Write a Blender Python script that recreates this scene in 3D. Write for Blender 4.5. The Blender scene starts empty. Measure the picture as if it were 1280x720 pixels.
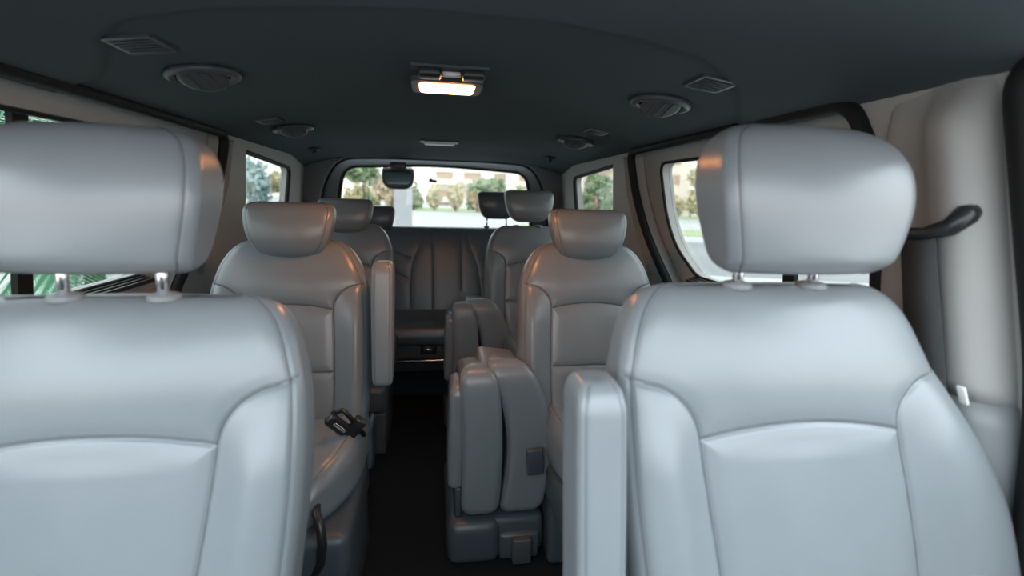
import bpy, bmesh, math, random
import numpy as np
from mathutils import Vector, Matrix
from mathutils.geometry import tessellate_polygon

SC = bpy.context.scene
COL = SC.collection
R = math.radians

# ------------------------------------------------------------------ camera
cam_d = bpy.data.cameras.new('camera')
cam = bpy.data.objects.new('camera', cam_d)
COL.objects.link(cam)
SC.camera = cam
cam_d.sensor_width = 36
cam_d.lens = 620 / 1280 * 36
cam_d.clip_start = 0.02
cam_d.clip_end = 400
P, Y, RL = R(10.3), R(9.2), R(1.6)
fw = Vector((math.sin(Y)*math.cos(P), math.cos(Y)*math.cos(P), -math.sin(P)))
rt0 = Vector((math.cos(Y), -math.sin(Y), 0)); up0 = rt0.cross(fw)
rt = rt0*math.cos(RL) + up0*math.sin(RL); up = up0*math.cos(RL) - rt0*math.sin(RL)
m3 = Matrix((rt, up, -fw)).transposed()
cam.matrix_world = Matrix.Translation((-0.03, 0, 1.15)) @ m3.to_4x4()
cam_d.dof.use_dof = True
cam_d.dof.focus_distance = 1.45
cam_d.dof.aperture_fstop = 2.2

# ------------------------------------------------------------------ world and exposure
W = bpy.data.worlds.new('sky'); SC.world = W; W.use_nodes = True
nt = W.node_tree; nt.nodes.clear()
wo = nt.nodes.new('ShaderNodeOutputWorld'); bg = nt.nodes.new('ShaderNodeBackground')
geo = nt.nodes.new('ShaderNodeTexCoord'); sep = nt.nodes.new('ShaderNodeSeparateXYZ')
rmp = nt.nodes.new('ShaderNodeValToRGB')
nt.links.new(geo.outputs['Generated'], sep.inputs[0])
nt.links.new(sep.outputs['Z'], rmp.inputs[0])
rmp.color_ramp.elements[0].position = 0.0; rmp.color_ramp.elements[0].color = (.56, .52, .49, 1)
e = rmp.color_ramp.elements.new(0.15); e.color = (.55, .56, .58, 1)
e = rmp.color_ramp.elements.new(0.5); e.color = (.80, .92, 1.0, 1)
rmp.color_ramp.elements[-1].position = 0.85; rmp.color_ramp.elements[-1].color = (.92, 1.0, 1.0, 1)
nt.links.new(rmp.outputs[0], bg.inputs[0]); bg.inputs[1].default_value = 6.5
nt.links.new(bg.outputs[0], wo.inputs[0])
SC.view_settings.view_transform = 'Standard'
SC.view_settings.look = 'None'
SC.view_settings.exposure = 0.0
SC.view_settings.gamma = 1
SC.view_settings.use_curve_mapping = False

# ------------------------------------------------------------------ materials
def mat(name, col, rough=.5, metal=0, spec=.5, bump=0, bscale=200, emit=None, estr=0, var=0, vscale=3, col2=None):
    m = bpy.data.materials.new(name); m.use_nodes = True
    n = m.node_tree; b = n.nodes['Principled BSDF']
    b.inputs['Base Color'].default_value = (*col, 1)
    b.inputs['Roughness'].default_value = rough
    b.inputs['Metallic'].default_value = metal
    b.inputs['Specular IOR Level'].default_value = spec
    tc = n.nodes.new('ShaderNodeTexCoord')
    if bump:
        ns = n.nodes.new('ShaderNodeTexNoise'); ns.inputs['Scale'].default_value = bscale; ns.inputs['Detail'].default_value = 3
        bp = n.nodes.new('ShaderNodeBump'); bp.inputs['Strength'].default_value = bump; bp.inputs['Distance'].default_value = .002
        n.links.new(tc.outputs['Object'], ns.inputs['Vector']); n.links.new(ns.outputs['Fac'], bp.inputs['Height'])
        n.links.new(bp.outputs['Normal'], b.inputs['Normal'])
    if col2:
        ns = n.nodes.new('ShaderNodeTexNoise'); ns.inputs['Scale'].default_value = vscale
        rp = n.nodes.new('ShaderNodeValToRGB')
        rp.color_ramp.elements[0].color = (*col, 1); rp.color_ramp.elements[1].color = (*col2, 1)
        rp.color_ramp.elements[0].position = .35; rp.color_ramp.elements[1].position = .65
        n.links.new(tc.outputs['Object'], ns.inputs['Vector']); n.links.new(ns.outputs['Fac'], rp.inputs[0])
        n.links.new(rp.outputs[0], b.inputs['Base Color'])
    if emit:
        b.inputs['Emission Color'].default_value = (*emit, 1); b.inputs['Emission Strength'].default_value = estr
    return m

M = {}
M['leather'] = mat('grey_leather', (.205, .225, .240), .31, spec=.62, bump=.12, bscale=420, col2=(.192, .213, .228), vscale=9)
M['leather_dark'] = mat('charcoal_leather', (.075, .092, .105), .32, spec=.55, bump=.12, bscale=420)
M['seam'] = mat('seam_thread', (.10, .11, .12), .7)
M['shell'] = mat('grey_seat_plastic', (.065, .082, .094), .40, bump=.08, bscale=600)
M['trimlight'] = mat('light_grey_trim', (.36, .36, .35), .5, bump=.1, bscale=500)
M['trimmid'] = mat('mid_grey_trim', (.22, .235, .245), .5, bump=.1, bscale=500)
M['trimrear'] = mat('dark_grey_trim', (.10, .115, .125), .5, bump=.1, bscale=500)
M['head'] = mat('headliner_fabric', (.085, .10, .11), .95, spec=.1, bump=.3, bscale=900)
M['black'] = mat('black_rubber', (.010, .011, .012), .6, spec=.25)
M['blackp'] = mat('black_plastic', (.02, .021, .023), .35)
M['darkp'] = mat('dark_grey_plastic', (.075, .08, .085), .45)
M['ventp'] = mat('vent_plastic', (.065, .07, .08), .4)
M['carpet'] = mat('black_carpet', (.012, .016, .020), .95, spec=.1, bump=.6, bscale=300)
M['chrome'] = mat('chrome', (.85, .85, .86), .18, metal=1)
M['belt'] = mat('seatbelt_webbing', (.035, .038, .04), .6, bump=.4, bscale=500)
M['tag'] = mat('white_tag', (.8, .8, .78), .7)
M['lampglow'] = mat('lamp_diffuser', (.9, .85, .75), .4, emit=(1.0, .36, .10), estr=60)
M['lampoff'] = mat('unlit_lamp_lens', (.75, .75, .74), .3)
M['pave'] = mat('pale_pavement', (.42, .41, .40), .9, col2=(.36, .36, .36), vscale=.3)
M['road'] = mat('asphalt_road', (.20, .20, .21), .9, col2=(.24, .24, .245), vscale=.3)
M['grass'] = mat('dry_grass', (.24, .30, .17), .95, col2=(.36, .36, .22), vscale=.8)
M['leaf_g'] = mat('green_leaves', (.22, .30, .17), .7, col2=(.34, .40, .24), vscale=1.3)  # leaf colours from here are paled to imitate bright outdoor haze
M['leaf_y'] = mat('yellow_leaves', (.62, .52, .33), .8, col2=(.48, .46, .30), vscale=1.1)
M['leaf_o'] = mat('russet_leaves', (.60, .42, .28), .8, col2=(.52, .46, .33), vscale=1.1)
M['leaf_b'] = mat('bluish_needles', (.30, .42, .42), .8, col2=(.4, .5, .48), vscale=1.1)
M['palm'] = mat('palm_leaves', (.015, .12, .05), .5, col2=(.03, .19, .08), vscale=2)
M['bark'] = mat('bark', (.12, .085, .06), .9)
M['bldg'] = mat('sunset_tinted_render', (.80, .68, .58), .9)  # peach sunset light and hazy brightness put into the wall colour
M['bldg2'] = mat('pale_concrete', (.85, .80, .75), .9)
M['bwin'] = mat('dark_brown_windows', (.50, .36, .27), .5)
M['concrete'] = mat('white_concrete', (.42, .42, .43), .9)

g = bpy.data.materials.new('window_glass'); g.use_nodes = True; M['glass'] = g
n = g.node_tree; n.nodes.clear()
o_ = n.nodes.new('ShaderNodeOutputMaterial'); mx = n.nodes.new('ShaderNodeMixShader'); tr = n.nodes.new('ShaderNodeBsdfTransparent'); gl = n.nodes.new('ShaderNodeBsdfGlossy')
lw = n.nodes.new('ShaderNodeLayerWeight'); lw.inputs[0].default_value = .5
fr = n.nodes.new('ShaderNodeMapRange'); pw_ = n.nodes.new('ShaderNodeMath'); pw_.operation = 'POWER'; pw_.inputs[1].default_value = 4
n.links.new(lw.outputs['Facing'], pw_.inputs[0]); n.links.new(pw_.outputs[0], fr.inputs[0]); fr.inputs[3].default_value = .03; fr.inputs[4].default_value = .5
tr.inputs[0].default_value = (.66, .68, .67, 1); gl.inputs[1].default_value = .03
n.links.new(fr.outputs[0], mx.inputs[0]); n.links.new(tr.outputs[0], mx.inputs[1]); n.links.new(gl.outputs[0], mx.inputs[2]); n.links.new(mx.outputs[0], o_.inputs[0])

# ------------------------------------------------------------------ helpers
def link(name, me, m, parent=None, smooth=True):
    o = bpy.data.objects.new(name, me); COL.objects.link(o)
    if m: me.materials.append(m)
    if smooth:
        me.shade_smooth()
    if parent: o.parent = parent
    return o

def from_data(name, v, f, m, parent=None, smooth=True):
    me = bpy.data.meshes.new(name); me.from_pydata([tuple(map(float, p)) for p in v], [], f); me.update()
    return link(name, me, m, parent, smooth)

def from_bm(name, bm, m, parent=None, smooth=True):
    me = bpy.data.meshes.new(name); bmesh.ops.recalc_face_normals(bm, faces=bm.faces); bm.to_mesh(me); bm.free()
    return link(name, me, m, parent, smooth)

def empty(name, loc, label, cat, group=None, rz=0):
    o = bpy.data.objects.new(name, None); COL.objects.link(o); o.location = loc; o.rotation_euler = (0, 0, rz)
    o.empty_display_size = .1
    tag(o, label, cat, group); return o

def tag(o, label, cat, group=None, kind=None):
    o['label'] = label; o['category'] = cat
    if group: o['group'] = group
    if kind: o['kind'] = kind
    return o

def struct(o):
    o['kind'] = 'structure'; return o

def copy_tree(o, parent=None):
    c = o.copy(); COL.objects.link(c); c.parent = parent
    for ch in list(o.children): copy_tree(ch, c)
    return c

def rbox(bm, c, s, bev=.01, seg=3, rot=None, taper=None):
    r = bmesh.ops.create_cube(bm, size=1)
    vs = r['verts']
    for v in vs:
        v.co = Vector((v.co.x*s[0], v.co.y*s[1], v.co.z*s[2]))
        if taper and v.co.z > 0: v.co.x *= taper[0]; v.co.y *= taper[1]
    es = list({e for v in vs for e in v.link_edges})
    if bev > 0:
        q = bmesh.ops.bevel(bm, geom=es, offset=bev, segments=seg, affect='EDGES', profile=.5)
        vs = list({v for f in q['faces'] for v in f.verts} | {v for v in vs if v.is_valid})
    vs = connected(vs)
    mt = Matrix.Translation(c)
    if rot: mt = mt @ rot.to_4x4()
    for v in vs: v.co = mt @ v.co
    return vs

def connected(vs):
    st = [v for v in vs if v.is_valid]; seen = set(st)
    while st:
        v = st.pop()
        for e in v.link_edges:
            w = e.other_vert(v)
            if w not in seen: seen.add(w); st.append(w)
    return list(seen)

def tube(bm, pts, r, seg=10, closed=False, rz=None):
    pts = [Vector(p) for p in pts]; n = len(pts); rings = []
    up_ = Vector((0, 0, 1)); prev = None
    for i, p in enumerate(pts):
        a = pts[(i-1) % n] if (closed or i > 0) else p
        b = pts[(i+1) % n] if (closed or i < n-1) else p
        t = (b-a).normalized()
        if prev is None:
            u = t.cross(up_)
            if u.length < .1: u = t.cross(Vector((1, 0, 0)))
        else:
            u = prev - t*prev.dot(t)
        u.normalize(); prev = u.copy(); w = t.cross(u)
        rr = r[i] if isinstance(r, (list, tuple)) else r
        r2 = rr*(rz or 1)
        rings.append([bm.verts.new(p + u*math.cos(2*math.pi*k/seg)*rr + w*math.sin(2*math.pi*k/seg)*r2) for k in range(seg)])
    m_ = n if closed else n-1
    for i in range(m_):
        A, B = rings[i], rings[(i+1) % n]
        for k in range(seg): bm.faces.new((A[k], A[(k+1) % seg], B[(k+1) % seg], B[k]))
    if not closed:
        bm.faces.new(rings[0][::-1]); bm.faces.new(rings[-1])

def cyl(bm, p0, p1, r, seg=20, bev=0):
    p0, p1 = Vector(p0), Vector(p1)
    if bev:
        d = (p1-p0).normalized()
        tube(bm, [p0, p0, p0+d*bev, p1-d*bev, p1], [r-bev, r-bev, r, r, r-bev], seg)
    else: tube(bm, [p0, p1], r, seg)

def round_poly(pts, rad, seg=6):
    out = []; n = len(pts)
    for i in range(n):
        p = Vector(pts[i][:2]); a = Vector(pts[i-1][:2]); b = Vector(pts[(i+1) % n][:2])
        r = pts[i][2] if len(pts[i]) > 2 else rad
        d1 = (a-p); d2 = (b-p); l = min(r, d1.length*.48, d2.length*.48)
        s = p + d1.normalized()*l; t = p + d2.normalized()*l
        for k in range(seg+1):
            u = k/seg
            out.append(s*(1-u)**2 + p*2*u*(1-u) + t*u*u)
    return out

def panel(name, outline, holes, fn, thick, m, parent=None):
    """flat panel with holes: fn(u, v, d) -> point, d = 0 inner face, d = thick outer face"""
    loops = [[Vector((p[0], p[1], 0)) for p in L] for L in [outline] + holes]
    tris = tessellate_polygon(loops)
    flat = [p for L in loops for p in L]; N = len(flat)
    v = [fn(p.x, p.y, 0) for p in flat] + [fn(p.x, p.y, thick) for p in flat]
    f = [tuple(t) for t in tris] + [tuple(N+i for i in reversed(t)) for t in tris]
    o = 0
    for L in loops:
        k = len(L)
        for i in range(k): f.append((o+i, o+(i+1) % k, N+o+(i+1) % k, N+o+i))
        o += k
    bm = bmesh.new(); vs = [bm.verts.new(p) for p in v]
    for t in f:
        try: bm.faces.new([vs[i] for i in t])
        except ValueError: pass
    return from_bm(name, bm, m, parent, smooth=False)

def catmull(C, n):
    C = np.array(C, float); m = len(C)
    Pp = np.vstack([2*C[0]-C[1], C, 2*C[-1]-C[-2]])
    out = []
    for i in range(m-1):
        p0, p1, p2, p3 = Pp[i:i+4]
        t = np.linspace(0, 1, 60, endpoint=(i == m-2))[:, None]
        out.append(.5*((2*p1)+(-p0+p2)*t+(2*p0-5*p1+4*p2-p3)*t*t+(-p0+3*p1-3*p2+p3)*t**3))
    D = np.vstack(out)
    d = np.abs(np.diff(D[:, :3], axis=0)).max(1); s = np.concatenate([[0], np.cumsum(d)])
    q = np.linspace(0, s[-1], n)
    return np.stack([np.interp(q, s, D[:, k]) for k in range(D.shape[1])], 1)

def smooth01(t):
    t = np.clip(t, 0, 1); return t*t*(3-2*t)

def pad(name, ctrl, m, parent, r=.04, n=120, nf=80, disp=None, post=None, gusset=(2,), gd=.0028, nc=12, crown=0, backcrown=0, seam=False, seams=None, seamw=1):
    """upholstered pad: rings of rounded rectangles along z. ctrl rows are (z, half width, half thickness, y offset)"""
    D = catmull(ctrl, n); verts = []
    for z, a, b, yo in D:
        a = max(a, .002); b = max(b, .001)
        rr = min(r, a*.98, b*.98); X = []; Yy = []; Wt = []; NX = []; NY = []
        fx = np.linspace(-(a-rr), a-rr, nf)
        ang = np.linspace(-math.pi/2, 0, nc+2)[1:-1]
        def add(xs, ys, ws, nx, ny):
            X.extend(xs); Yy.extend(ys); Wt.extend(ws); NX.extend(nx); NY.extend(ny)
        add(fx, [-b]*nf, [1]*nf, [0]*nf, [-1]*nf)
        i0 = len(X)
        add(a-rr+rr*np.cos(ang), -b+rr+rr*np.sin(ang), -np.sin(ang), np.cos(ang), np.sin(ang))
        sy = np.linspace(-b+rr, b-rr, 6); add([a]*6, sy, [0]*6, [1]*6, [0]*6)
        add(a-rr+rr*np.cos(-ang[::-1]), b-rr+rr*np.sin(-ang[::-1]), [0]*nc, np.cos(-ang[::-1]), np.sin(-ang[::-1]))
        bx = np.linspace(a-rr, -(a-rr), 24); add(bx, [b]*24, [0]*24, [0]*24, [1]*24)
        add(-(a-rr)-rr*np.cos(-ang), b-rr+rr*np.sin(-ang), [0]*nc, -np.cos(-ang), np.sin(-ang))
        add([-a]*6, sy[::-1], [0]*6, [-1]*6, [0]*6)
        j0 = len(X)
        add(-(a-rr)-rr*np.cos(ang[::-1]), -b+rr+rr*np.sin(ang[::-1]), -np.sin(ang[::-1]), -np.cos(ang[::-1]), np.sin(ang[::-1]))
        X = np.array(X); Yy = np.array(Yy); Wt = np.array(Wt); NX = np.array(NX); NY = np.array(NY)
        for gi in gusset:
            for idx in (i0+gi, j0+nc-1-gi):
                X[idx] -= NX[idx]*gd; Yy[idx] -= NY[idx]*gd
        u = np.clip(np.abs(X)/a, 0, 1)
        if crown: Yy = Yy + crown*u**2*np.clip(-Yy/b, 0, 1)
        if backcrown: Yy = Yy - backcrown*u**2*np.clip(Yy/b, 0, 1)
        verts.append(np.stack([X, Yy+yo, np.full(len(X), z), Wt, np.full(len(X), a), np.full(len(X), b)], 1))
    V = np.vstack(verts); k = len(verts[0])
    if disp is not None:
        V[:, 1] -= disp(V[:, 0], V[:, 2], V[:, 4])*V[:, 3]
    Q = V[:, :3].copy()
    if post: Q = post(Q)
    idx = np.arange(n*k).reshape(n, k)
    A = idx[:-1]; B = idx[1:]
    f = np.stack([A, np.roll(A, -1, 1), np.roll(B, -1, 1), B], -1).reshape(-1, 4).tolist()
    f.append(idx[0][::-1].tolist()); f.append(idx[-1].tolist())
    o = from_data(name, Q, f, m, parent)
    lines = []
    if seam:
        st = max(1, n//70)
        for gi in gusset:
            for id_ in (i0+gi, j0+nc-1-gi): lines.append([Q[i*k+id_] for i in range(3, n-3, st)])
    if seams:
        from mathutils.bvhtree import BVHTree
        bv = BVHTree.FromPolygons([Vector(p) for p in Q], f[:-2])
        for P_ in seams:
            L = []
            for a_, b_ in zip(P_[:-1], P_[1:]):
                ns = max(1, int(math.hypot(b_[0]-a_[0], b_[1]-a_[1])/.012))
                for t in range(ns): L.append((a_[0]+(b_[0]-a_[0])*t/ns, a_[1]+(b_[1]-a_[1])*t/ns))
            L.append(P_[-1]); pts = []
            for (x_, z_) in L:
                if z_ < ctrl[0][0]+.01: continue
                A_ = np.array([[x_, -.05, z_]])
                q = post(A_)[0] if post else A_[0]
                h_ = bv.ray_cast(Vector((q[0], -2, q[2])), Vector((0, 1, 0)))
                if h_[0] is not None: pts.append(h_[0])
            if len(pts) > 2: lines.append(pts)
    if lines:
        for L in lines:
            bm = bmesh.new(); tube(bm, L, .0012*seamw, 6)
            from_bm('seam', bm, M['seam'], o)
    return o

def seam_dist(x, z, polys):
    d = np.full(len(x), 9.0)
    for P_ in polys:
        P_ = np.array(P_, float)
        for i in range(len(P_)-1):
            a, b = P_[i], P_[i+1]; ab = b-a; L = ab@ab
            t = np.clip(((x-a[0])*ab[0]+(z-a[1])*ab[1])/L, 0, 1)
            d = np.minimum(d, np.hypot(x-a[0]-t*ab[0], z-a[1]-t*ab[1]))
    return d

# ------------------------------------------------------------------ body shell
KS = .045/.44
def wx(z): return .83-(z-.9)*KS
def side(s, off=0):
    return lambda u, v, d: Vector((s*(wx(v)+off+d), u, v))

open_pts = [(.905, 1.353, .05), (2.03, 1.353, .06), (1.99, 1.19, .1), (1.89, 1.03, .1), (1.77, .916, .1), (1.68, .84, .1), (1.62, .7, .1), (1.60, .12, .05), (.80, .12, .05), (.81, .9, .1), (.825, 1.2, .15)]
quarter_pts = [(2.23, 1.312, .015), (2.93, 1.278, .05), (2.90, 1.0, .05), (2.25, 1.0, .02)]
glass_pts = [(.84, 1.292, .04), (1.875, 1.298, .05), (1.83, 1.10, .08), (1.755, .985, .08), (1.60, .895, .04), (.84, .895, .04)]
names = {1: 'right', -1: 'left'}
wn = dn = tn = 0
for s in (1, -1):
    opening = round_poly(open_pts, .05)
    quarter = round_poly(quarter_pts, .03)
    side_out = [(.53, 0), (3.38, 0), (3.38, 1.385), (.62, 1.385), (.55, .9)]
    body = struct(panel('wall_'+names[s], [Vector(p) for p in side_out], [opening, quarter], side(s), .05, M['trimlight']))
    # front door side, below its window
    struct(panel('wall_front_'+names[s], [Vector(p) for p in [(-.62, 0), (.52, 0), (.53, .88), (-.62, .88)]], [], side(s), .05, M['trimmid']))
    # rubber seal round the sliding door opening
    tn += 1; bm = bmesh.new()
    tube(bm, [side(s)(p.x, p.y, -.004) for p in opening], .017, 10, closed=True)
    struct(from_bm('trim_%d' % tn, bm, M['black']))
    # sliding door
    dn += 1
    glass = round_poly(glass_pts, .03)
    big = round_poly([(.70, 1.39), (2.10, 1.39), (2.08, 1.19), (1.98, 1.03), (1.86, .90), (1.74, .80), (1.70, .1), (.70, .1)], .03)
    door = struct(panel('door_%d' % dn, big, [glass], side(s, .055), .045, M['trimlight']))
    bm = bmesh.new(); tube(bm, [side(s, .055)(p.x, p.y, 0) for p in glass], .006, 8, closed=True)
    from_bm('window_seal', bm, M['black'], door)
    bm = bmesh.new()
    for k in range(3): rbox(bm, (s*(wx(.9)+.048-.012*k), 1.3, .888-.004*k), (.008, .62, .012), .002, 2)
    from_bm('window_sill', bm, M['blackp'], door)
    wn += 1
    pane = struct(panel('window_%d' % wn, glass, [], side(s, .085), .004, M['glass']))
    bm = bmesh.new()
    DV = 1.14 if s > 0 else 1.18
    v0 = [side(s, .07)(u, v, 0) for u, v in ((DV, 1.30), (DV+.042, 1.30), (DV+.042, .89), (DV, .89))]
    v1 = [side(s, .083)(u, v, 0) for u, v in ((DV, 1.30), (DV+.042, 1.30), (DV+.042, .89), (DV, .89))]
    a = [bm.verts.new(p) for p in v0]; b = [bm.verts.new(p) for p in v1]
    bm.faces.new(a); bm.faces.new(b[::-1])
    for k in range(4): bm.faces.new((a[k], a[(k+1) % 4], b[(k+1) % 4], b[k]))
    from_bm('window_divider', bm, M['black'], pane, smooth=False)
    # quarter window
    wn += 1
    pane = struct(panel('window_%d' % wn, quarter, [], side(s, .04), .004, M['glass']))
    bm = bmesh.new(); tube(bm, [side(s, .01)(p.x, p.y, 0) for p in quarter], .012, 8, closed=True)
    from_bm('window_seal', bm, M['black'], pane)
    # rear pillar cover between sliding door and quarter window
    tn += 1
    pc = round_poly([(2.075, 1.335), (2.20, 1.33), (2.225, 1.1), (2.215, .86), (1.84, .86), (1.96, 1.02), (2.05, 1.18)], .015)
    struct(panel('trim_%d' % tn, pc, [], side(s, -.016), .016, M['trimlight']))
    # the pillar behind the front door: rounded section swept upwards
    tn += 1
    sec = [(.642, .060), (.645, .020), (.650, -.015), (.664, -.040), (.682, -.054), (.700, -.055), (.718, -.044), (.738, -.028), (.765, -.020), (.795, -.016), (.812, -.005), (.815, .045)]
    secc = catmull([(p[0], p[1], 0) for p in sec], 40)
    for (z0, z1, mm, grow) in ((.862, 1.41, 'trimlight', 0), (.0, .862, 'trimmid', .004)):
        vv = []; ff = []; zs = np.linspace(z0, z1, 24)
        for z in zs:
            fl = float(smooth01(np.array((z-1.27)/.11)))
            for yy, xx in secc[:, :2]:
                yc = .71; y2 = yc+(yy-yc)*(1+grow*6)+(.04*max(0, z-1.1)*(1 if yy > yc else 0))
                edge = 1-min(1, (min(z-z0, z1-z)/.006)) if z < 1.3 else 0
                x2 = wx(z)+(xx if xx > 0 else xx*(1-fl))*(1+grow*2) + edge*.004 + .01*fl
                vv.append((s*x2, y2-.16*max(0, 1.35-max(z, .8))*float(smooth01(np.array((.80-yy)/.12))), z))
        k = len(secc)
        for i in range(len(zs)-1):
            for j in range(k-1):
                q = (i*k+j, i*k+j+1, (i+1)*k+j+1, (i+1)*k+j)
                ff.append(q if s < 0 else q[::-1])
        o = from_data('trim_%d' % tn, vv, ff, M[mm]); struct(o)
        md = o.modifiers.new('solid', 'SOLIDIFY'); md.thickness = .004; md.offset = -1
        tn += 1
    # front door seal
    bm = bmesh.new()
    fd = round_poly([(.622, 1.352, .05), (.595, 1.2, .1), (.54, .9, .1), (.52, .1, .05), (-.6, .1, .05), (-.6, .9, .05), (.0, 1.352, .05)], .05)
    tube(bm, [side(s)(p.x-.006, p.y, -.004) for p in fd[:len(fd)//2+6]], .024, 10)
    struct(from_bm('trim_%d' % tn, bm, M['black']))

# rear end: outer trim arch, inner window frame, glass
def rear(y0): return lambda u, v, d: Vector((u, y0+d, v))
cross = [(-.93, 0), (.93, 0), (.80, 1.40), (-.80, 1.40)]
arch = round_poly([(-.74, .3, .03), (.74, .3, .03), (.735, .95, .1), (.70, 1.20, .1), (.60, 1.365, .11), (.3, 1.378, .1), (-.3, 1.378, .1), (-.60, 1.365, .11), (-.70, 1.20, .1), (-.735, .95, .1)], .1, 8)
struct(panel('wall_rear', [Vector(p) for p in cross], [arch], rear(3.20), .06, M['trimrear']))
wnd = round_poly([(-.625, .86, .05), (.625, .86, .05), (.61, 1.15, .1), (.575, 1.315, .12), (0, 1.345, .2), (-.575, 1.315, .12), (-.61, 1.15, .1)], .1, 8)
struct(panel('door_3', [Vector(p) for p in [(-.8, .02), (.8, .02), (.76, 1.41), (-.76, 1.41)]], [wnd], rear(3.30), .05, M['trimrear']))
bm = bmesh.new(); tube(bm, [Vector((p.x, 3.30, p.y)) for p in wnd], .012, 8, closed=True)
struct(from_bm('trim_20', bm, M['black']))
bm = bmesh.new(); tube(bm, [Vector((p.x, 3.262, p.y)) for p in arch], .013, 8, closed=True)
struct(from_bm('trim_21', bm, M['black']))
struct(panel('window_5', wnd, [], rear(3.335), .004, M['glass']))

# headliner
nx, ny = 120, 330
xs = np.linspace(-.80, .80, nx); ys = np.linspace(.12, 3.26, ny)
XX, YY = np.meshgrid(xs, ys)
Z = 1.426 - .075*(np.abs(XX)/.79)**5 - .045*smooth01((YY-2.85)/.4) - .008*(YY-1.3)*.5
rid = [(-.72, 1.22), (-.656, 1.135), (-.60, 1.02), (-.526, .951), (-.381, .888), (-.196, .837), (-.019, .811), (.167, .818), (.318, .862), (.45, .916), (.612, 1.04), (.70, 1.16), (.80, 1.30)]
ridy = np.interp(XX, [p[0] for p in rid], [p[1] for p in rid])
Z = Z - .009*(1-smooth01((YY-ridy+.006)/.014))
v = np.stack([XX, YY, Z], -1).reshape(-1, 3)
idx = np.arange(nx*ny).reshape(ny, nx)
f = np.stack([idx[:-1, :-1], idx[1:, :-1], idx[1:, 1:], idx[:-1, 1:]], -1).reshape(-1, 4).tolist()
hl = struct(from_data('ceiling', v, f, M['head']))
md = hl.modifiers.new('solid', 'SOLIDIFY'); md.thickness = .02; md.offset = -1
def ceil_z(x, y):
    r_ = np.interp(x, [p[0] for p in rid], [p[1] for p in rid])
    z = 1.426-.075*(abs(x)/.79)**5-.045*float(smooth01(np.array((y-2.85)/.4)))-.004*(y-1.3)
    return z - (.009 if y < r_ else 0)

bm = bmesh.new(); rbox(bm, (0, 1.35, -.02), (1.9, 4.0, .04), .003)
struct(from_bm('floor', bm, M['carpet'], smooth=False))
bm = bmesh.new(); rbox(bm, (0, -.60, .51), (1.75, .10, 1.02), .02)  # unseen dash block, added and raised to hold back light from the front
struct(from_bm('wall_front', bm, M['darkp'], smooth=False))

# ------------------------------------------------------------------ captain seats
def backrest_disp(H0, zt, arc, lower=None, k=1.0):
    """H0: z at bottom, zt: top z, arc: z of the arched seam"""
    sx = k*.130
    arcl = [(x, arc - .018*(abs(x)/sx)**2) for x in np.linspace(-sx, sx, 15)]
    zs_ = arc-.018
    polys = [arcl]
    for s in (-1, 1):
        c = [(s*(sx + .085*(1-math.sqrt(max(0, 1-u*u)))), zs_+u*.075) for u in np.linspace(0, 1, 14)]
        c += [(s*(.246 if k > 1 else .216), zs_+.079)]
        d = [(s*(sx + .006*math.sin(q*3.1)-(k-1)*.10*q), zs_-(zs_-H0)*q) for q in np.linspace(0, 1, 8)]
        polys += [c, d]
    if lower: polys.append([(-sx, lower), (0, lower+.004), (sx, lower)])
    def fn(x, z, a):
        ax = np.abs(x); d = seam_dist(x, z, polys)
        out = -.0045*np.exp(-(d/.0028)**2)
        out += -.0035*np.exp(-(d/.014)**2)
        fade = smooth01((zs_+.10-z)/.14)
        out += .030*fade*smooth01((ax-sx)/.075)*(1-.35*smooth01((ax-.19)/.05))
        out += .003*smooth01((zs_+.0-z)/.03)*(1-smooth01((ax-sx*.8)/(sx*.2)))*np.cos(np.clip(x/sx, -1, 1)*1.5)
        out += .012*np.exp(-((z-(arc+.07))/.06)**2)*(1-(ax/.26)**2)
        return out
    fn.polys = polys
    return fn

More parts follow.
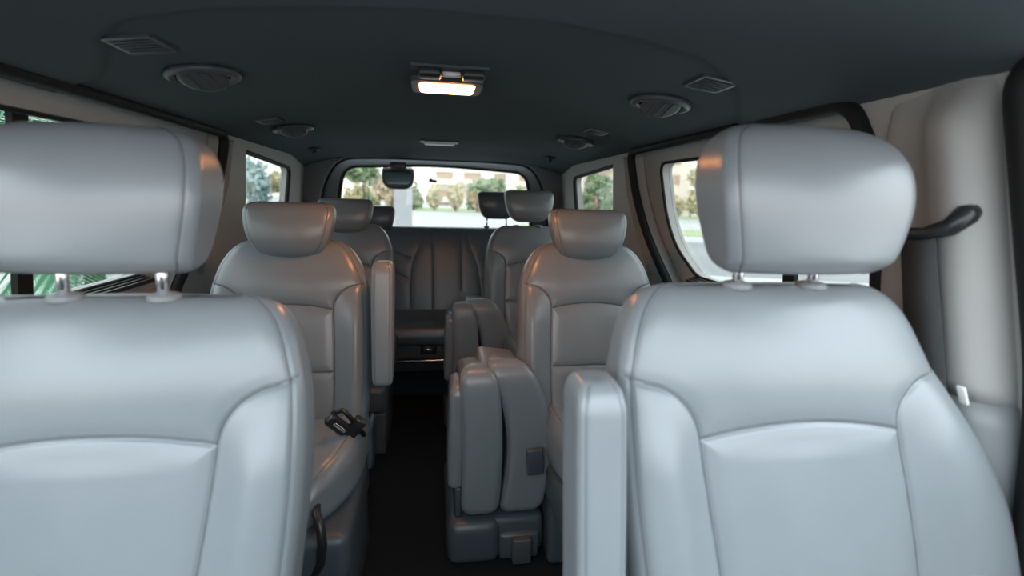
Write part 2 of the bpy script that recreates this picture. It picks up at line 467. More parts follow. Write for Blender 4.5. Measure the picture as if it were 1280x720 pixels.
TANR = math.tan(R(13))
def make_seat(loc, label, top=1.03, headz=.03, style='front', arm=None, group=None, out=1, hx=0, arch=.168, hs=1.0):
    root = empty('van_seat', loc, label, 'seat', group)
    lean = lambda Q: np.column_stack([Q[:, 0], Q[:, 1]+(Q[:, 2]-top)*TANR, Q[:, 2]])
    H0 = top-.60
    # backrest; root origin = foot of the headrest posts projected to the floor
    if style == 'front':
        ctrl = [(H0, .23, .03, 0), (H0+.02, .255, .06, 0), (H0+.12, .268, .068, 0), (top-.30, .268, .068, 0), (top-.16, .258, .062, 0), (top-.085, .246, .057, 0), (top-.045, .234, .052, 0),
                (top-.020, .218, .043, 0), (top-.006, .196, .028, 0), (top, .165, .010, 0), (top, .15, .001, 0)]
        arc = top-arch; low = None
        def lean(Q):
            o = smooth01((Q[:, 2]-(top-.20))/.20); so = smooth01((Q[:, 0]*out+.05)/.15)
            x = Q[:, 0]*(1-.10*o*so) + out*.036*smooth01((top-.10-Q[:, 2])/.42) + out*.060*smooth01((Q[:, 0]*out-.14)/.12)*smooth01((top-.07-Q[:, 2])/.27)*(1-.9*smooth01((.62-Q[:, 2])/.12))
            return np.column_stack([x, Q[:, 1]+(Q[:, 2]-top)*TANR, Q[:, 2]])
    else:
        ctrl = [(H0, .20, .03, 0), (H0+.02, .22, .06, 0), (H0+.12, .232, .066, 0), (top-.30, .236, .066, 0), (top-.16, .229, .060, 0), (top-.09, .212, .055, 0), (top-.05, .193, .049, 0),
                (top-.022, .170, .040, 0), (top-.006, .142, .026, 0), (top, .115, .010, 0), (top, .10, .001, 0)]
        arc = top-.185; low = top-.385
    bd = backrest_disp(H0, top, arc, low, 1.18 if style == 'front' else 1.0)
    bk = pad('backrest', ctrl, M['leather'], root, r=.036, n=330, nf=210, disp=bd, post=lean, seam=True, seams=bd.polys, gusset=(5,), gd=.003, crown=.012, backcrown=.015)
    # posts with collars
    hz0 = top+headz
    for s in (-1, 1):
        bm = bmesh.new(); tube(bm, [(s*.062, -.012, top-.006), (s*.062, -.012, top+.001), (s*.062, -.012, top+.004), (s*.062, -.012, top+.006)], [.022, .0215, .017, .010], 28)
        from_bm('post_collar', bm, M['trimmid'], bk)
    # headrest
    hy = -.035
    if style == 'front':
        hc = [(0, .10, .004, .0), (.001, .112, .022, .0), (.010, .124, .040, 0), (.03, .131, .054, -.002), (.09, .143, .062, -.002), (.135, .145, .062, .002), (.165, .139, .056, .008), (.188, .126, .043, .013), (.202, .104, .030, .020), (.208, .078, .014, .024), (.209, .07, .001, .024)]
        rr = .026
    else:
        hc = [(0, .035, .002, .0), (.001, .058, .016, .0), (.008, .078, .028, 0), (.025, .098, .042, -.002), (.06, .117, .052, -.004), (.10, .127, .054, -.002), (.135, .131, .050, .004), (.152, .128, .042, .008), (.162, .118, .030, .012), (.166, .102, .014, .014), (.167, .095, .001, .014)]
        rr = .03
    hd = pad('headrest', hc, M['leather'], root, r=rr, n=90, nf=60, gusset=(4,), gd=.0026, crown=.020, nc=14, seam=True,
             post=lambda Q: np.column_stack([Q[:, 0]+hx, Q[:, 1]+hy+.10*(Q[:, 2]-.08), Q[:, 2]*hs+hz0]))
    for s in (-1, 1):
        bm = bmesh.new(); cyl(bm, (s*.062, -.012, top-.03), (s*.062, -.018, hz0+.04), .0075, 16)
        from_bm('headrest_post', bm, M['chrome'], hd)
    # cushion: a pad laid down, long axis pointing to the front
    yb = -.60*TANR
    def lay(Q):
        return np.column_stack([Q[:, 0], yb+.09-Q[:, 2], .405-Q[:, 1] - .12*smooth01((Q[:, 2]-.36)/.10)*(Q[:, 1] > 0)*0 + .03*Q[:, 2]])
    def cd(x, z, a):
        ax = np.abs(x); d = seam_dist(x, z, [[(-.13, .03), (-.14, .33), (0, .35), (.14, .33), (.13, .03)]])
        return -.002*np.exp(-(d/.004)**2) + .022*smooth01((ax-.13)/.07)*smooth01((.42-z)/.2) - .030*smooth01((z-.34)/.12)**2
    cc = [(0, .20, .03, 0), (.01, .22, .06, 0), (.10, .233, .075, 0), (.26, .230, .078, .002), (.34, .212, .077, .006), (.40, .182, .074, .012), (.44, .150, .066, .018), (.462, .118, .050, .024), (.472, .085, .025, .028), (.473, .07, .002, .03)]
    pad('seat_cushion', cc, M['leather'], root, seam=True, r=.045, n=130, nf=110, disp=cd, post=lay, gusset=(2,), crown=.004)
    # plinth
    bm = bmesh.new()
    rbox(bm, (0, yb-.18, .27), (.455, .42, .13), .03, 4)
    from_bm('cushion_shell', bm, M['shell'], root)
    bm = bmesh.new()
    rbox(bm, (0, yb-.16, .105), (.44, .40, .21), .022, 4, taper=(1.0, .96))
    base = from_bm('seat_base', bm, M['shell'], root)
    bm = bmesh.new(); rbox(bm, (.115, yb-.362, .10), (.05, .012, .07), .004, 2)
    from_bm('floor_latch', bm, M['darkp'], base)
    # recline hinge covers
    for s in (-1, 1):
        bm = bmesh.new(); rbox(bm, (s*.232, yb+.03, .37), (.022, .12, .14), .010, 3)
        from_bm('hinge_cover', bm, M['shell'], root)
    if arm:
        s, ztop, zlen, yo = arm
        ac = [(0, .018, .020, 0), (.006, .024, .034, 0), (.03, .030, .043, 0), (zlen*.5, .032, .046, 0), (zlen-.05, .0325, .045, .0), (zlen-.02, .031, .042, .0), (zlen-.004, .026, .034, .0), (zlen, .018, .022, 0), (zlen, .012, .004, 0)]
        pad('armrest', ac, M['leather'], root, r=.016, n=60, nf=16, gusset=(2,), nc=8, seam=True, seamw=.7,
            post=lambda Q: np.column_stack([Q[:, 0]+s*(.298 if style == 'front' else .280), Q[:, 1]+yo+(Q[:, 2]-zlen)*math.tan(R(9)), Q[:, 2]+ztop-zlen]))
    return root

# front pair
fr_r = make_seat((.475, .675, 0), 'large pale grey leather front seat on the right with upright armrest', 1.033, .022, 'front', arm=(-1, .925, .50, -.085), hx=.018, arch=.179)
bm = bmesh.new(); rbox(bm, (.277, -.088, .878), (.004, .012, .030), .001, 2, rot=Matrix.Rotation(R(-24), 3, 'Y'))
from_bm('fabric_tag', bm, M['tag'], fr_r)
fr_l = make_seat((-.465, .765, 0), 'large pale grey leather front seat on the left, its headrest cut by the frame', 1.000, .038, 'front', out=-1, hx=-.005, hs=.93)

# second row
r2l = make_seat((-.46, 1.64, 0), 'second row captain seat behind the left front seat, belt buckle on its cushion', 1.002, -.050, 'mid', arm=(1, .95, .37, -.10))
r2r = make_seat((.482, 1.64, 0), 'second row captain seat beside the nearer folded seat, behind the right front seat', 1.002, -.050, 'mid')
for ch in r2r.children:
    if ch.name.startswith(('seat_cushion', 'cushion_shell', 'seat_base')): ch.scale.x = .84; ch.location.x = .032
    if ch.name.startswith('seat_base'): ch.location.y = .21
    if ch.name.startswith('cushion_shell'): ch.location.y = .09
    if ch.name.startswith('hinge_cover'): ch.scale.x = .9; ch.scale.y = .8; ch.location.x = .012
# third row copies
def seat_copy(src, loc, label, lift):
    c = copy_tree(src); c.location = loc; c['label'] = label
    for ch in c.children:
        if ch.name.startswith('headrest'): ch.location.z += lift
    return c
r3l = seat_copy(r2l, (-.455, 2.60, 0), 'third row seat on the left, mostly hidden behind the second row seat with the buckle', .005)
for ch in list(r3l.children):
    if ch.name.startswith('armrest'): 
        for g2 in list(ch.children): bpy.data.objects.remove(g2)
        bpy.data.objects.remove(ch)
r3r = seat_copy(r2r, (.475, 2.66, 0), 'third row captain seat on the right with headrest raised on two posts, before rear bench', .072)

# buckle and handle on the second row left seat
bm = bmesh.new()
q = Matrix.Rotation(R(-35), 3, 'Y') @ Matrix.Rotation(R(25), 3, 'X')
rbox(bm, (.178, -.33, .53), (.036, .024, .085), .008, 3, rot=q)
rbox(bm, (.215, -.31, .512), (.036, .028, .070), .008, 3, rot=Matrix.Rotation(R(40), 3, 'Y'))
tube(bm, [(.16, -.32, .56), (.19, -.33, .575), (.205, -.32, .55), (.235, -.27, .47)], .007, 8)
bk_ = from_bm('belt_buckle', bm, M['blackp'], r2l)
bm = bmesh.new(); rbox(bm, (.183, -.3445, .53), (.010, .004, .045), .002, 2, rot=q)
from_bm('buckle_plate', bm, M['chrome'], bk_)
bm = bmesh.new()
tube(bm, [(.150, -.48, .395), (.154, -.515, .395), (.166, -.535, .375), (.172, -.543, .33), (.166, -.540, .28), (.148, -.525, .24), (.12, -.505, .225)], [.008, .010, .011, .011, .010, .009, .008], 12)
from_bm('slide_handle', bm, M['blackp'], r2l)

# ------------------------------------------------------------------ folding aisle seats (folded on their side)
def make_fold(loc, label):
    root = empty('folding_seat', loc, label, 'seat', 'folded aisle seats')
    # origin: front left floor corner of the plinth. leaves stand on their side, thin edge to the front
    def leaf(name, x0, w, z0, h, d, bend, mname, y0=0):
        # ring plane: local x -> world y (depth), local y -> world x (thickness)
        cc = [(0, d/2-.05, .010, 0), (.003, d/2-.03, .03*w/.1, 0), (.02, d/2-.008, .044*w/.1, 0), (.07, d/2, .05*w/.1, 0), (h*.6, d/2, .05*w/.1, 0), (h-.08, d/2-.004, .049*w/.1, 0), (h-.03, d/2-.02, .044*w/.1, 0), (h-.008, d/2-.045, .032*w/.1, 0), (h, d/2-.07, .014*w/.1, 0), (h, d/2-.08, .002, 0)]
        def post(Q):
            t = Q[:, 2]/h
            dy = d/2+Q[:, 0]
            return np.column_stack([x0+Q[:, 1]+bend(t), y0+dy, z0+Q[:, 2]-.22*dy*t])
        return pad(name, cc, M[mname], root, r=.026, n=110, nf=70, post=post, seam=True, seamw=.8, gusset=(4,), gd=.003, nc=12, disp=lambda x, z, a: -.004*np.exp(-((np.abs(x)-.11)/.004)**2))
    leaf('seat_cushion', .103, .124, .155, .505, .34, lambda t: .012*np.sin(t*3.1)-.012*t, 'leather')
    bkr = leaf('backrest', .232, .145, .150, .525, .36, lambda t: .034*np.sin(np.clip(t, 0, 1)*3.0)-.065*t**3, 'leather', .01)
    bm = bmesh.new(); rbox(bm, (.268, -.010, .352), (.052, .020, .085), .005, 3, rot=Matrix.Rotation(R(-4), 3, 'Y'))
    from_bm('storage_pocket', bm, M['shell'], bkr)
    bm = bmesh.new(); rbox(bm, (.165, .16, .615), (.13, .20, .05), .02, 4, rot=Matrix.Rotation(R(8), 3, 'Y'))
    from_bm('hinge_cover', bm, M['leather'], root)
    ac = [(0, .05, .008, 0), (.01, .075, .02, 0), (.05, .08, .024, 0), (.28, .08, .024, 0), (.33, .07, .02, 0), (.345, .05, .008, 0)]
    pad('armrest', ac, M['leather'], root, r=.018, n=50, nf=14, nc=8, gusset=(2,), post=lambda Q: np.column_stack([.026+Q[:, 1]+.02*Q[:, 2], .11+Q[:, 0], .24+Q[:, 2]]))
    bm = bmesh.new()
    rbox(bm, (.035, .18, .20), (.022, .30, .10), .008, 3)
    from_bm('side_bracket', bm, M['shell'], root)
    bm = bmesh.new()
    rbox(bm, (.036, .09, .56), (.03, .05, .045), .005, 3)
    from_bm('side_bracket', bm, M['shell'], root)
    # plinth, with a raised left shoulder and a recess
    bm = bmesh.new()
    rbox(bm, (.19, .22, .085), (.24, .42, .13), .022, 4)
    rbox(bm, (.085, .21, .075), (.17, .44, .15), .035, 5)
    rbox(bm, (.23, .03, .055), (.13, .07, .09), .012, 3)
    pl_ = from_bm('seat_base', bm, M['shell'], root)
    bm = bmesh.new(); rbox(bm, (.235, -.012, .05), (.062, .03, .085), .006, 3)
    from_bm('floor_latch', bm, M['darkp'], pl_)
    return root
f1 = make_fold((.012, 1.39, 0), 'nearer folded aisle seat standing on its side, joined to the second row right seat')
f2 = copy_tree(f1); f2.location = (.022, 2.32, 0); f2['label'] = 'farther folded aisle seat standing on its side, beside the third row right seat'

# ------------------------------------------------------------------ rear bench
bench = empty('bench_seat', (0, 2.75, 0), 'wide dark grey rear bench seat under the back window', 'seat')
bp = []
for c in (-.42, .02, .46):
    pass
left_curve = [(-.155, .40), (-.165, .60), (-.15, .76), (-.11, .86), (-.09, .96)]
right_curve = [(.26, .40), (.255, .60), (.235, .74), (.19, .86), (.17, .97)]
bseams = [left_curve, right_curve, [(-.30, .86), (-.20, .80), (-.16, .79)], [(.25, .79), (.3, .80), (.4, .82)], [(-.03, .40), (-.035, .95)], [(.14, .60), (.135, .95)], [(-.60, .72), (-.30, .72), (-.16, .66)], [(.26, .66), (.40, .72), (.6, .72)]]
def bdisp(x, z, a):
    d = seam_dist(x, z, bseams)
    return -.002*np.exp(-(d/.004)**2) - .0015*np.exp(-(d/.02)**2) + .006*np.cos(np.clip((x-.05)/.2, -1.5, 1.5))
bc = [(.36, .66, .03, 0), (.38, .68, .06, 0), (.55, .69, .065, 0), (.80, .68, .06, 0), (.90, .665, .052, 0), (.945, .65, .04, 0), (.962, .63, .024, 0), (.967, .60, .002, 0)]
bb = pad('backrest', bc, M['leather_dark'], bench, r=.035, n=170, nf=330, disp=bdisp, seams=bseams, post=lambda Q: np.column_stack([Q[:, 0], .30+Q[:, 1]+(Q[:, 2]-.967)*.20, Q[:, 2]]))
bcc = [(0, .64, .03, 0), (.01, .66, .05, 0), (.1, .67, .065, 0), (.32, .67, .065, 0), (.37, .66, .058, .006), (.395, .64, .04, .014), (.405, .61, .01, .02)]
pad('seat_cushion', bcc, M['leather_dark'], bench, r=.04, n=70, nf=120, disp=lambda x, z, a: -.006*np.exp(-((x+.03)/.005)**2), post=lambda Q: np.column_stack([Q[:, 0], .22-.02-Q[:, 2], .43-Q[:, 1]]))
bm = bmesh.new(); rbox(bm, (0, -.03, .33), (1.28, .24, .10), .02, 4)
sh_ = from_bm('cushion_shell', bm, M['shell'], bench)
bm = bmesh.new(); rbox(bm, (-.055, -.155, .335), (.085, .012, .05), .005, 2); la_ = from_bm('latch', bm, M['blackp'], sh_)
bm = bmesh.new(); rbox(bm, (-.055, -.163, .338), (.040, .008, .010), .003, 2)
from_bm('latch_pull', bm, M['chrome'], sh_)
bm = bmesh.new(); rbox(bm, (0, -.145, .272), (1.26, .012, .008), .002, 2)
from_bm('front_rail', bm, M['chrome'], sh_)
for sx in (-.58, .58):
    bm = bmesh.new(); rbox(bm, (sx, -.02, .14), (.06, .26, .28), .015, 3)
    from_bm('leg', bm, M['blackp'], bench)
for cx_, dz in ((-.37, -.045), (.355, .055)):
    hc = [(0, .035, .002, .0), (.001, .055, .016, .0), (.008, .074, .028, 0), (.025, .092, .040, -.002), (.06, .108, .048, -.004), (.10, .116, .050, -.002), (.135, .119, .046, .004), (.150, .116, .038, .008), (.160, .106, .028, .012), (.164, .092, .014, .014), (.165, .086, .001, .014)]
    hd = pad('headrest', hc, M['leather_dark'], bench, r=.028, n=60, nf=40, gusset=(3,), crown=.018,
             post=lambda Q, c=cx_, d=dz: np.column_stack([Q[:, 0]+c, Q[:, 1]+.28, Q[:, 2]+.965+d]))
    for s in (-1, 1):
        bm = bmesh.new(); cyl(bm, (cx_+s*.06, .30, .93), (cx_+s*.06, .285, .99+dz), .006, 12)
        from_bm('headrest_post', bm, M['chrome'], hd)
        bm = bmesh.new(); cyl(bm, (cx_+s*.06, .30, .962), (cx_+s*.06, .30, .975), .016, 16)
        from_bm('post_collar', bm, M['darkp'], bb)

# ------------------------------------------------------------------ ceiling fittings
lamp = empty('dome_light', (.005, 1.325, ceil_z(0, 1.32)), 'lit rectangular dome light glowing warm on the ceiling', 'ceiling light')
bm = bmesh.new()
fo = round_poly([(-.086, -.078), (.086, -.078), (.086, .070), (-.086, .070)], .025)
fi = round_poly([(-.068, -.056), (.068, -.056), (.068, .056), (-.068, .056)], .016)
panel('frame', fo, [fi], lambda u, v, d: Vector((u, v, .002-d)), .014, M['darkp'], lamp)
bm = bmesh.new(); rbox(bm, (0, 0, -.006), (.134, .110, .016), .007, 3)
from_bm('diffuser', bm, M['lampglow'], lamp)
con = empty('lamp_switch_panel', (.008, 1.165, ceil_z(0, 1.16)), 'narrow ceiling console with two dark switches beside the lit dome light', 'switch panel')
bm = bmesh.new(); rbox(bm, (0, 0, -.001), (.17, .05, .008), .003, 3)
from_bm('console_body', bm, M['head'], con)
for sx in (-.045, .052):
    bm = bmesh.new(); rbox(bm, (sx, .006, -.012), (.050, .045, .020), .006, 3)
    from_bm('switch', bm, M['blackp'], con)
bm = bmesh.new(); rbox(bm, (.003, .016, -.010), (.042, .016, .010), .003, 2)
from_bm('lens', bm, M['lampoff'], con)
l2 = empty('dome_light', (.003, 2.61, ceil_z(0, 2.61)), 'small unlit white ceiling light near the back window', 'ceiling light')
bm = bmesh.new(); rbox(bm, (0, 0, -.003), (.19, .10, .010), .004, 3)
from_bm('frame', bm, M['ventp'], l2)
bm = bmesh.new(); rbox(bm, (0, -.005, -.012), (.150, .075, .016), .006, 3)
from_bm('diffuser', bm, M['lampoff'], l2)

def round_vent(x, y, label, sc=1, rz=0):
    r_ = empty('round_air_vent', (x, y, ceil_z(x, y)-.002), label, 'air vent', 'round ceiling air vents', rz)
    slope = .075*5*(abs(x)/.79)**4/.79*(1 if x > 0 else -1)
    r_.rotation_euler = (0, math.atan(slope), 0)
    bm = bmesh.new()
    pts = [(.068*math.cos(t)*sc, .068*math.sin(t)*sc, -.006) for t in np.linspace(0, 2*math.pi, 36, endpoint=False)]
    tube(bm, pts, .012, 10, closed=True, rz=.8)
    from_bm('bezel', bm, M['ventp'], r_)
    bm = bmesh.new()
    cyl(bm, (0, 0, .002), (0, 0, -.002), .064*sc, 32)
    from_bm('backing', bm, M['blackp'], r_)
    bm = bmesh.new()
    rt_ = Matrix.Rotation(R(-20), 3, 'X')
    n0 = len(bm.verts)
    tube(bm, [(0, 0, -.004), (0, 0, -.006), (0, 0, -.012), (0, 0, -.014)], [.046*sc, .052*sc, .052*sc, .044*sc], 32)
    for v in bm.verts: v.co = rt_ @ v.co + Vector((0, 0, -.004))
    fl = from_bm('flap', bm, M['ventp'], r_)
    bm = bmesh.new()
    for k in (-1, 0, 1): rbox(bm, (k*.022, 0, -.018), (.004, .06*sc, .006), .0015, 2, rot=rt_)
    from_bm('rib', bm, M['darkp'], fl)
    return r_
def grille(x, y, label, w=.085, d=.10, rz=0, slats=6):
    r_ = empty('grille_vent', (x, y, ceil_z(x, y)-.001), label, 'vent', 'slatted ceiling vents')
    slope = .075*5*(abs(x)/.79)**4/.79*(1 if x > 0 else -1)
    r_.rotation_euler = (0, math.atan(slope), rz)
    fo = round_poly([(-w/2, -d/2), (w/2, -d/2), (w/2, d/2), (-w/2, d/2)], .012)
    fi = round_poly([(-w/2+.007, -d/2+.007), (w/2-.007, -d/2+.007), (w/2-.007, d/2-.007), (-w/2+.007, d/2-.007)], .008)
    panel('frame', fo, [fi], lambda u, v, q: Vector((u, v, .001-q)), .006, M['ventp'], r_)
    bm = bmesh.new(); rbox(bm, (0, 0, -.0005), (w-.01, d-.01, .002), 0)
    from_bm('backing', bm, M['black'], r_, smooth=False)
    for k in range(slats):
        bm = bmesh.new(); rbox(bm, (0, -d/2+d*(k+.8)/(slats+.6), -.003), (w-.012, .006, .004), .001, 1, rot=Matrix.Rotation(R(25), 3, 'X'))
        from_bm('slat', bm, M['ventp'], r_)
    return r_
round_vent(-.550, 1.30, 'larger round ceiling air vent above the left second row seat, nearer of the left pair')
round_vent(.565, 1.30, 'larger round ceiling air vent above the right second row seat, nearer of the right pair')
round_vent(-.585, 2.19, 'small-looking round ceiling air vent at left toward the back, above third row')
round_vent(.585, 2.17, 'small-looking round ceiling air vent at right toward the back, above third row')
grille(-.565, 1.08, 'slatted rectangular ceiling vent at far upper left, nearest the left front headrest')
grille(.575, 1.075, 'slatted rectangular ceiling vent at upper right, nearest the right front headrest')
grille(-.61, 1.985, 'slatted ceiling vent beside the farther left round vent', .08, .09)
grille(.58, 1.885, 'slatted ceiling vent beside the farther right round vent', .08, .09)
for x, lab in ((-.665, 'small dark coat hook on the left ceiling edge toward the back'), (.648, 'small dark coat hook on the right ceiling edge toward the back')):
    hk = empty('coat_hook', (x, 2.92, ceil_z(x, 2.92)), lab, 'coat hook', 'ceiling coat hooks')
    bm = bmesh.new(); rbox(bm, (0, 0, -.004), (.05, .09, .012), .004, 3)
    from_bm('mount', bm, M['blackp'], hk)
    bm = bmesh.new(); tube(bm, [(0, .02, -.008), (0, .01, -.024), (0, -.012, -.028), (0, -.026, -.018)], .006, 8)
    from_bm('hook', bm, M['blackp'], hk)

# rear mirror on the tailgate
mr = empty('tailgate_mirror', (-.245, 3.27, 1.34), 'dark convex mirror hanging at the top of the back window', 'mirror')
bm = bmesh.new(); rbox(bm, (0, .01, -.01), (.10, .03, .05), .01, 3)
from_bm('bracket', bm, M['blackp'], mr)
mc = [(-.012, .035, .004, 0), (-.006, .062, .012, 0), (.018, .088, .018, 0), (.06, .098, .02, .004), (.10, .098, .018, .01), (.115, .094, .012, .013), (.120, .085, .003, .014)]
hs = pad('mirror_housing', mc, M['darkp'], mr, r=.012, n=50, nf=30, gusset=(), crown=.006, post=lambda Q: np.column_stack([Q[:, 0], Q[:, 1]-.025+(Q[:, 2])*.1, Q[:, 2]-.145]))
gm = [(0, .04, .001, 0), (.004, .062, .003, 0), (.03, .082, .004, 0), (.075, .086, .004, 0), (.08, .08, .001, 0)]
pad('mirror_glass', gm, mat('tinted_mirror', (.10, .17, .20), .25, metal=.7), hs, r=.003, n=30, nf=20, gusset=(), post=lambda Q: np.column_stack([Q[:, 0], Q[:, 1]-.046+(Q[:, 2])*.1, Q[:, 2]-.128]))
cl = empty('window_clip', (-.031, 3.318, 1.243), 'tiny black clip stuck on the back window glass', 'clip')
bm = bmesh.new(); rbox(bm, (0, 0, 0), (.050, .014, .016), .003, 2, rot=Matrix.Rotation(R(6), 3, 'Y'))
from_bm('clip_body', bm, M['black'], cl)
bm = bmesh.new(); rbox(bm, (-.012, -.004, .010), (.018, .012, .010), .002, 2)
from_bm('clip_head', bm, M['black'], cl)

# seat belt on the right pillar
sb = empty('seat_belt', (.738, .655, 1.108), 'black seat belt hanging from its guide loop on the right pillar', 'seat belt')
bm = bmesh.new()
tube(bm, [(.032, -.018, .040), (.020, -.020, .036), (.004, -.012, .016), (-.004, .02, .004), (-.006, .06, .002), (-.003, .070, .010), (.002, .074, .026)], [.013, .017, .014, .010, .010, .010, .008], 12)
lp = from_bm('guide_loop', bm, M['blackp'], sb)
bm = bmesh.new()
bl = []
for k in range(15):
    t = k/14; z = .012-.52*t; bl.append(((.000+.040*t, .008-.10*t, z), (-.004+.040*t, .062-.08*t, z)))
for th in (0, .003):
    for (a, b) in bl: pass
vs = [[bm.verts.new((a[0]+q*.003, a[1], a[2])) for q in (0, 1)] + [bm.verts.new((b[0]+q*.003, b[1], b[2])) for q in (0, 1)] for a, b in bl]
for i in range(14):
    A, B = vs[i], vs[i+1]
    bm.faces.new((A[0], A[2], B[2], B[0])); bm.faces.new((A[1], B[1], B[3], A[3])); bm.faces.new((A[0], B[0], B[1], A[1])); bm.faces.new((A[2], A[3], B[3], B[2]))
from_bm('webbing', bm, M['belt'], sb)

# ------------------------------------------------------------------ outside
random.seed(4)
GZ = -.5
bm = bmesh.new()
for v in [(-150, -60, GZ), (150, -60, GZ), (150, 160, GZ), (-150, 160, GZ)]: bm.verts.new(v)
bm.verts.ensure_lookup_table(); bm.faces.new(bm.verts)
gr_ = from_bm('ground', bm, M['pave'], smooth=False); struct(gr_)
def pol(az, d, z=GZ): return Vector((-.03+d*math.sin(R(az)), d*math.cos(R(az)), z))
def strip(name, d0, d1, az0, az1, h, m, label, cat):
    # a straight band square to the direction az 18
    c = R(18); ax = Vector((math.sin(c), math.cos(c), 0)); pe = Vector((math.cos(c), -math.sin(c), 0))
    bm = bmesh.new(); P4 = []
    for dd, aa in ((d0, az0), (d0, az1), (d1, az1), (d1, az0)): P4.append(ax*dd + pe*(dd*math.tan(R(aa-18))) + Vector((0, 0, GZ)))
    a = [bm.verts.new(p) for p in P4]; b = [bm.verts.new(p+Vector((0, 0, h))) for p in P4]
    bm.faces.new(b)
    for k in range(4): bm.faces.new((a[k], a[(k+1) % 4], b[(k+1) % 4], b[k]))
    o = from_bm(name, bm, m, smooth=False); return o
struct(strip('road', 12, 22, -25, 60, .01, M['road'], '', ''))
tag(strip('grass_strip', 26, 32, 10, 60, .03, M['grass'], '', ''), 'green grass strip between the pavements outside the right window', 'grass')['kind'] = 'stuff'
tag(strip('grass_verge', 52, 66, -30, 55, .03, M['grass'], '', ''), 'dry grass verge under the shrubs in front of the buildings', 'grass')['kind'] = 'stuff'

def leaf_cloud(bm, c, rad, n, sz):
    for _ in range(n):
        while True:
            p = Vector((random.uniform(-1, 1), random.uniform(-1, 1), random.uniform(-1, 1)))
            if .25 < p.length < 1: break
        p = Vector((c[0]+p.x*rad[0], c[1]+p.y*rad[1], c[2]+p.z*rad[2]))
        u = Vector((random.gauss(0, 1), random.gauss(0, 1), random.gauss(0, 1))).normalized()
        w = u.cross(Vector((random.gauss(0, 1), random.gauss(0, 1), random.gauss(0, 1)))).normalized()
        s_ = sz*random.uniform(.6, 1.3)
        bm.faces.new([bm.verts.new(p+u*s_), bm.verts.new(p+w*s_*.6), bm.verts.new(p-u*s_), bm.verts.new(p-w*s_*.6)])
def make_plant(name, label, cat, mleaf, h, w, loc, group, n=260, tree=False):
    r_ = empty(name, loc, label, cat, group)
    bm = bmesh.new()
    z0 = h*.45 if tree else 0
    tube(bm, [(0, 0, 0), (.03*h, 0, h*.3), (0, .02*h, h*.75)], [.04*w+.03, .03*w+.02, .01], 7)
    from_bm('trunk' if tree else 'stem', bm, M['bark'], r_)
    bm = bmesh.new()
    for k in range(6):
        a = random.uniform(0, 6.28); q = random.uniform(.1, .45)*w
        leaf_cloud(bm, (q*math.cos(a), q*math.sin(a), z0+(h-z0)*random.uniform(.3, .75)), (w*.42, w*.42, (h-z0)*.34), n//6, .075*h)
    from_bm('foliage', bm, mleaf, r_, smooth=False)
    return r_
pl_ = ['haze-paled green', 'yellowing', 'russet']
protos = {}
for row, (dist, step, off) in enumerate(((53, 2.5, 0), (60, 2.2, 1.2))):
    az = -9.0+off
    while az < 44:
        kind = random.choice([0, 1, 1, 2, 0, 1])
        d = dist/math.cos(R(az-18))
        mm = [M['leaf_g'], M['leaf_y'], M['leaf_o']][kind]
        if kind in protos:
            o = copy_tree(protos[kind]); o.location = pol(az, d, GZ+.03)
        else:
            o = make_plant('shrub', '', 'shrub', mm, 3.4, 1.6, pol(az, d, GZ+.03), None, 480); protos[kind] = o
        sc = random.uniform(.7, 1.0)*(1.15 if row else .85); o.scale = (min(1, sc), min(1, sc), sc); o.rotation_euler.z = random.uniform(0, 6.28)
        o['label'] = pl_[kind]+' bush in the distant shrub row before the buildings'; o['group'] = pl_[kind]+' bushes in the far row'
        az += step*(math.cos(R(az-18)))
for az, d, h, w, mm, lab in ((-7.6, 46, 5.6, 2.6, 'leaf_g', 'tall green tree at the left edge of the back window'),
                             (-4.6, 47, 3.6, 2.2, 'leaf_o', 'russet tree seen just left of the tailgate mirror'),
                             (6.0, 47, 3.4, 2.4, 'leaf_g', 'small green tree in the middle of the back window'),
                             (18.5, 46, 4.0, 1.8, 'leaf_g', 'green tree seen through the right quarter window'),
                             (31, 46, 4.8, 3.4, 'leaf_y', 'yellowing tree seen through the right sliding door window'),
                             (-18.6, 46, 4.1, 2.4, 'leaf_b', 'bluish conifer seen through the left quarter window'),
                             (-15.6, 50, 3.3, 2.0, 'leaf_y', 'yellow-leaved tree right of the bluish conifer, left quarter window'),
                             (-12.2, 46, 2.8, 2.4, 'leaf_g', 'low green tree at the right side of the left quarter window'),
                             (-23.0, 44, 3.4, 2.4, 'leaf_b', 'low bluish bush left of the bluish conifer, left quarter window')):
    make_plant('tree', lab, 'tree', M[mm], h, w, pol(az, d, GZ+.03), None, 700, tree=(mm != 'leaf_b'))

# pale column
pc_ = empty('concrete_column', pol(-3.25, 19), 'pale square concrete column outside, below the tailgate mirror', 'column')
bm = bmesh.new(); rbox(bm, (0, 0, 2.6), (.62, .62, 5.2), .03, 2)
from_bm('shaft', bm, M['concrete'], pc_, smooth=False)
bm = bmesh.new(); rbox(bm, (0, 0, .15), (.9, .9, .3), .04, 2)
from_bm('footing', bm, M['concrete'], pc_, smooth=False)

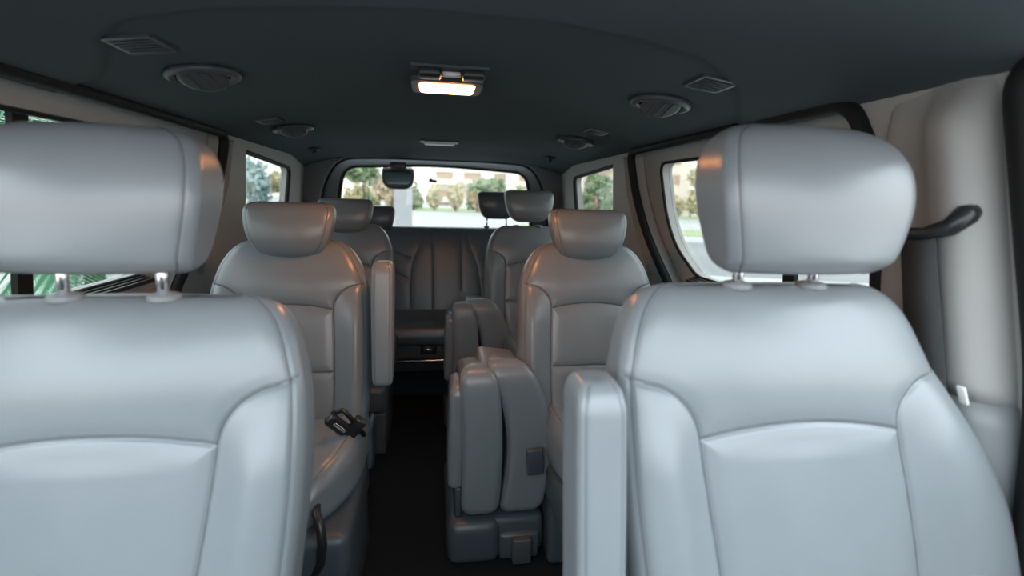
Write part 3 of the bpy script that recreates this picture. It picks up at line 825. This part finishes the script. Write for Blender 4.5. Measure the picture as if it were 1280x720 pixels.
# buildings with floors, balconies and windows
def building(az, d, w, floors, label, m1, m2, seed):
    random.seed(seed)
    p = pol(az, d); r_ = empty('apartment_building', p, label, 'building', None, -R(az))
    fh = 3.1; h = floors*fh+.6
    bm = bmesh.new(); rbox(bm, (0, 6, h/2), (w, 12, h), .05, 1)
    from_bm('wall', bm, m1, r_, smooth=False)
    bm = bmesh.new(); rbox(bm, (0, 5.6, h+.2), (w+.8, 12.8, .4), .05, 1)
    from_bm('roof', bm, m2, r_, smooth=False)
    nb = int(w//4.2)
    for f_ in range(floors):
        z = .5+f_*fh
        for k in range(nb):
            x = -w/2+w*(k+.5)/nb
            if random.random() < .45:
                bm = bmesh.new(); rbox(bm, (x, -.75, z+.15), (w/nb*.86, 1.5, .2), .02, 1); rbox(bm, (x, -1.45, z+.6), (w/nb*.86, .12, .9), .02, 1)
                from_bm('balcony', bm, m2, r_, smooth=False)
                ww = w/nb*.6
            else: ww = w/nb*.42
            bm = bmesh.new(); rbox(bm, (x, -.03, z+1.55), (ww, .16, 1.5), .02, 1)
            from_bm('window', bm, M['bwin'], r_, smooth=False)
    return r_
building(7.5, 92, 25, 4, 'cream apartment block with balconies seen through the back window', M['bldg2'], M['bldg'], 3)
building(20.3, 88, 11, 3, 'low apartment block with painted-in sunset peach seen through the right quarter window', M['bldg'], M['bldg2'], 8)
building(33, 84, 24, 5, 'white apartment block with painted-in sunset peach seen through the right sliding door window', M['bldg'], M['bldg2'], 5)

# palm close to the left window
def palm(loc, h, label, n=16, L=1.7, seed=1):
    random.seed(seed)
    r_ = empty('palm_tree', loc, label, 'palm', None)
    bm = bmesh.new(); tube(bm, [(0, 0, 0), (.03, 0, h*.5), (0, 0, h)], [.13, .11, .09], 10)
    from_bm('trunk', bm, M['bark'], r_)
    for k in range(n):
        a = 6.283*k/n+random.uniform(-.2, .2); el = random.uniform(-.1, 1.1)
        bm = bmesh.new(); pts = []
        for q in range(9):
            t = q/8
            rr = L*t*math.cos(el*(1-.5*t)); zz = L*(t*math.sin(el)-.75*t*t)
            pts.append(Vector((rr*math.cos(a), rr*math.sin(a), h+zz)))
        tube(bm, pts, [.012*(1-.8*q/8) for q in range(9)], 5)
        sd = Vector((-math.sin(a), math.cos(a), 0))
        for q in range(44):
            t = .12+.88*q/44; i_ = min(7, int(t*8)); p = pts[i_].lerp(pts[i_+1], t*8-i_)
            tn_ = (pts[i_+1]-pts[i_]).normalized(); ll = .42*math.sin(math.pi*min(1, .15+t*.85))+.08
            for s in (-1, 1):
                e_ = p+(sd*s*.8+tn_*.6+Vector((0, 0, -.35))).normalized()*ll
                w_ = tn_*.018
                bm.faces.new([bm.verts.new(p-w_), bm.verts.new(p+w_), bm.verts.new(e_)])
        from_bm('frond', bm, M['palm'], r_, smooth=False)
    return r_
palm(pol(-41.5, 4.6), 1.75, 'bright green palm close outside the left side window', seed=1)
palm(pol(-31.5, 8.0), 1.05, 'lower green palm outside the left side window, farther from the van', 14, 1.25, 2)
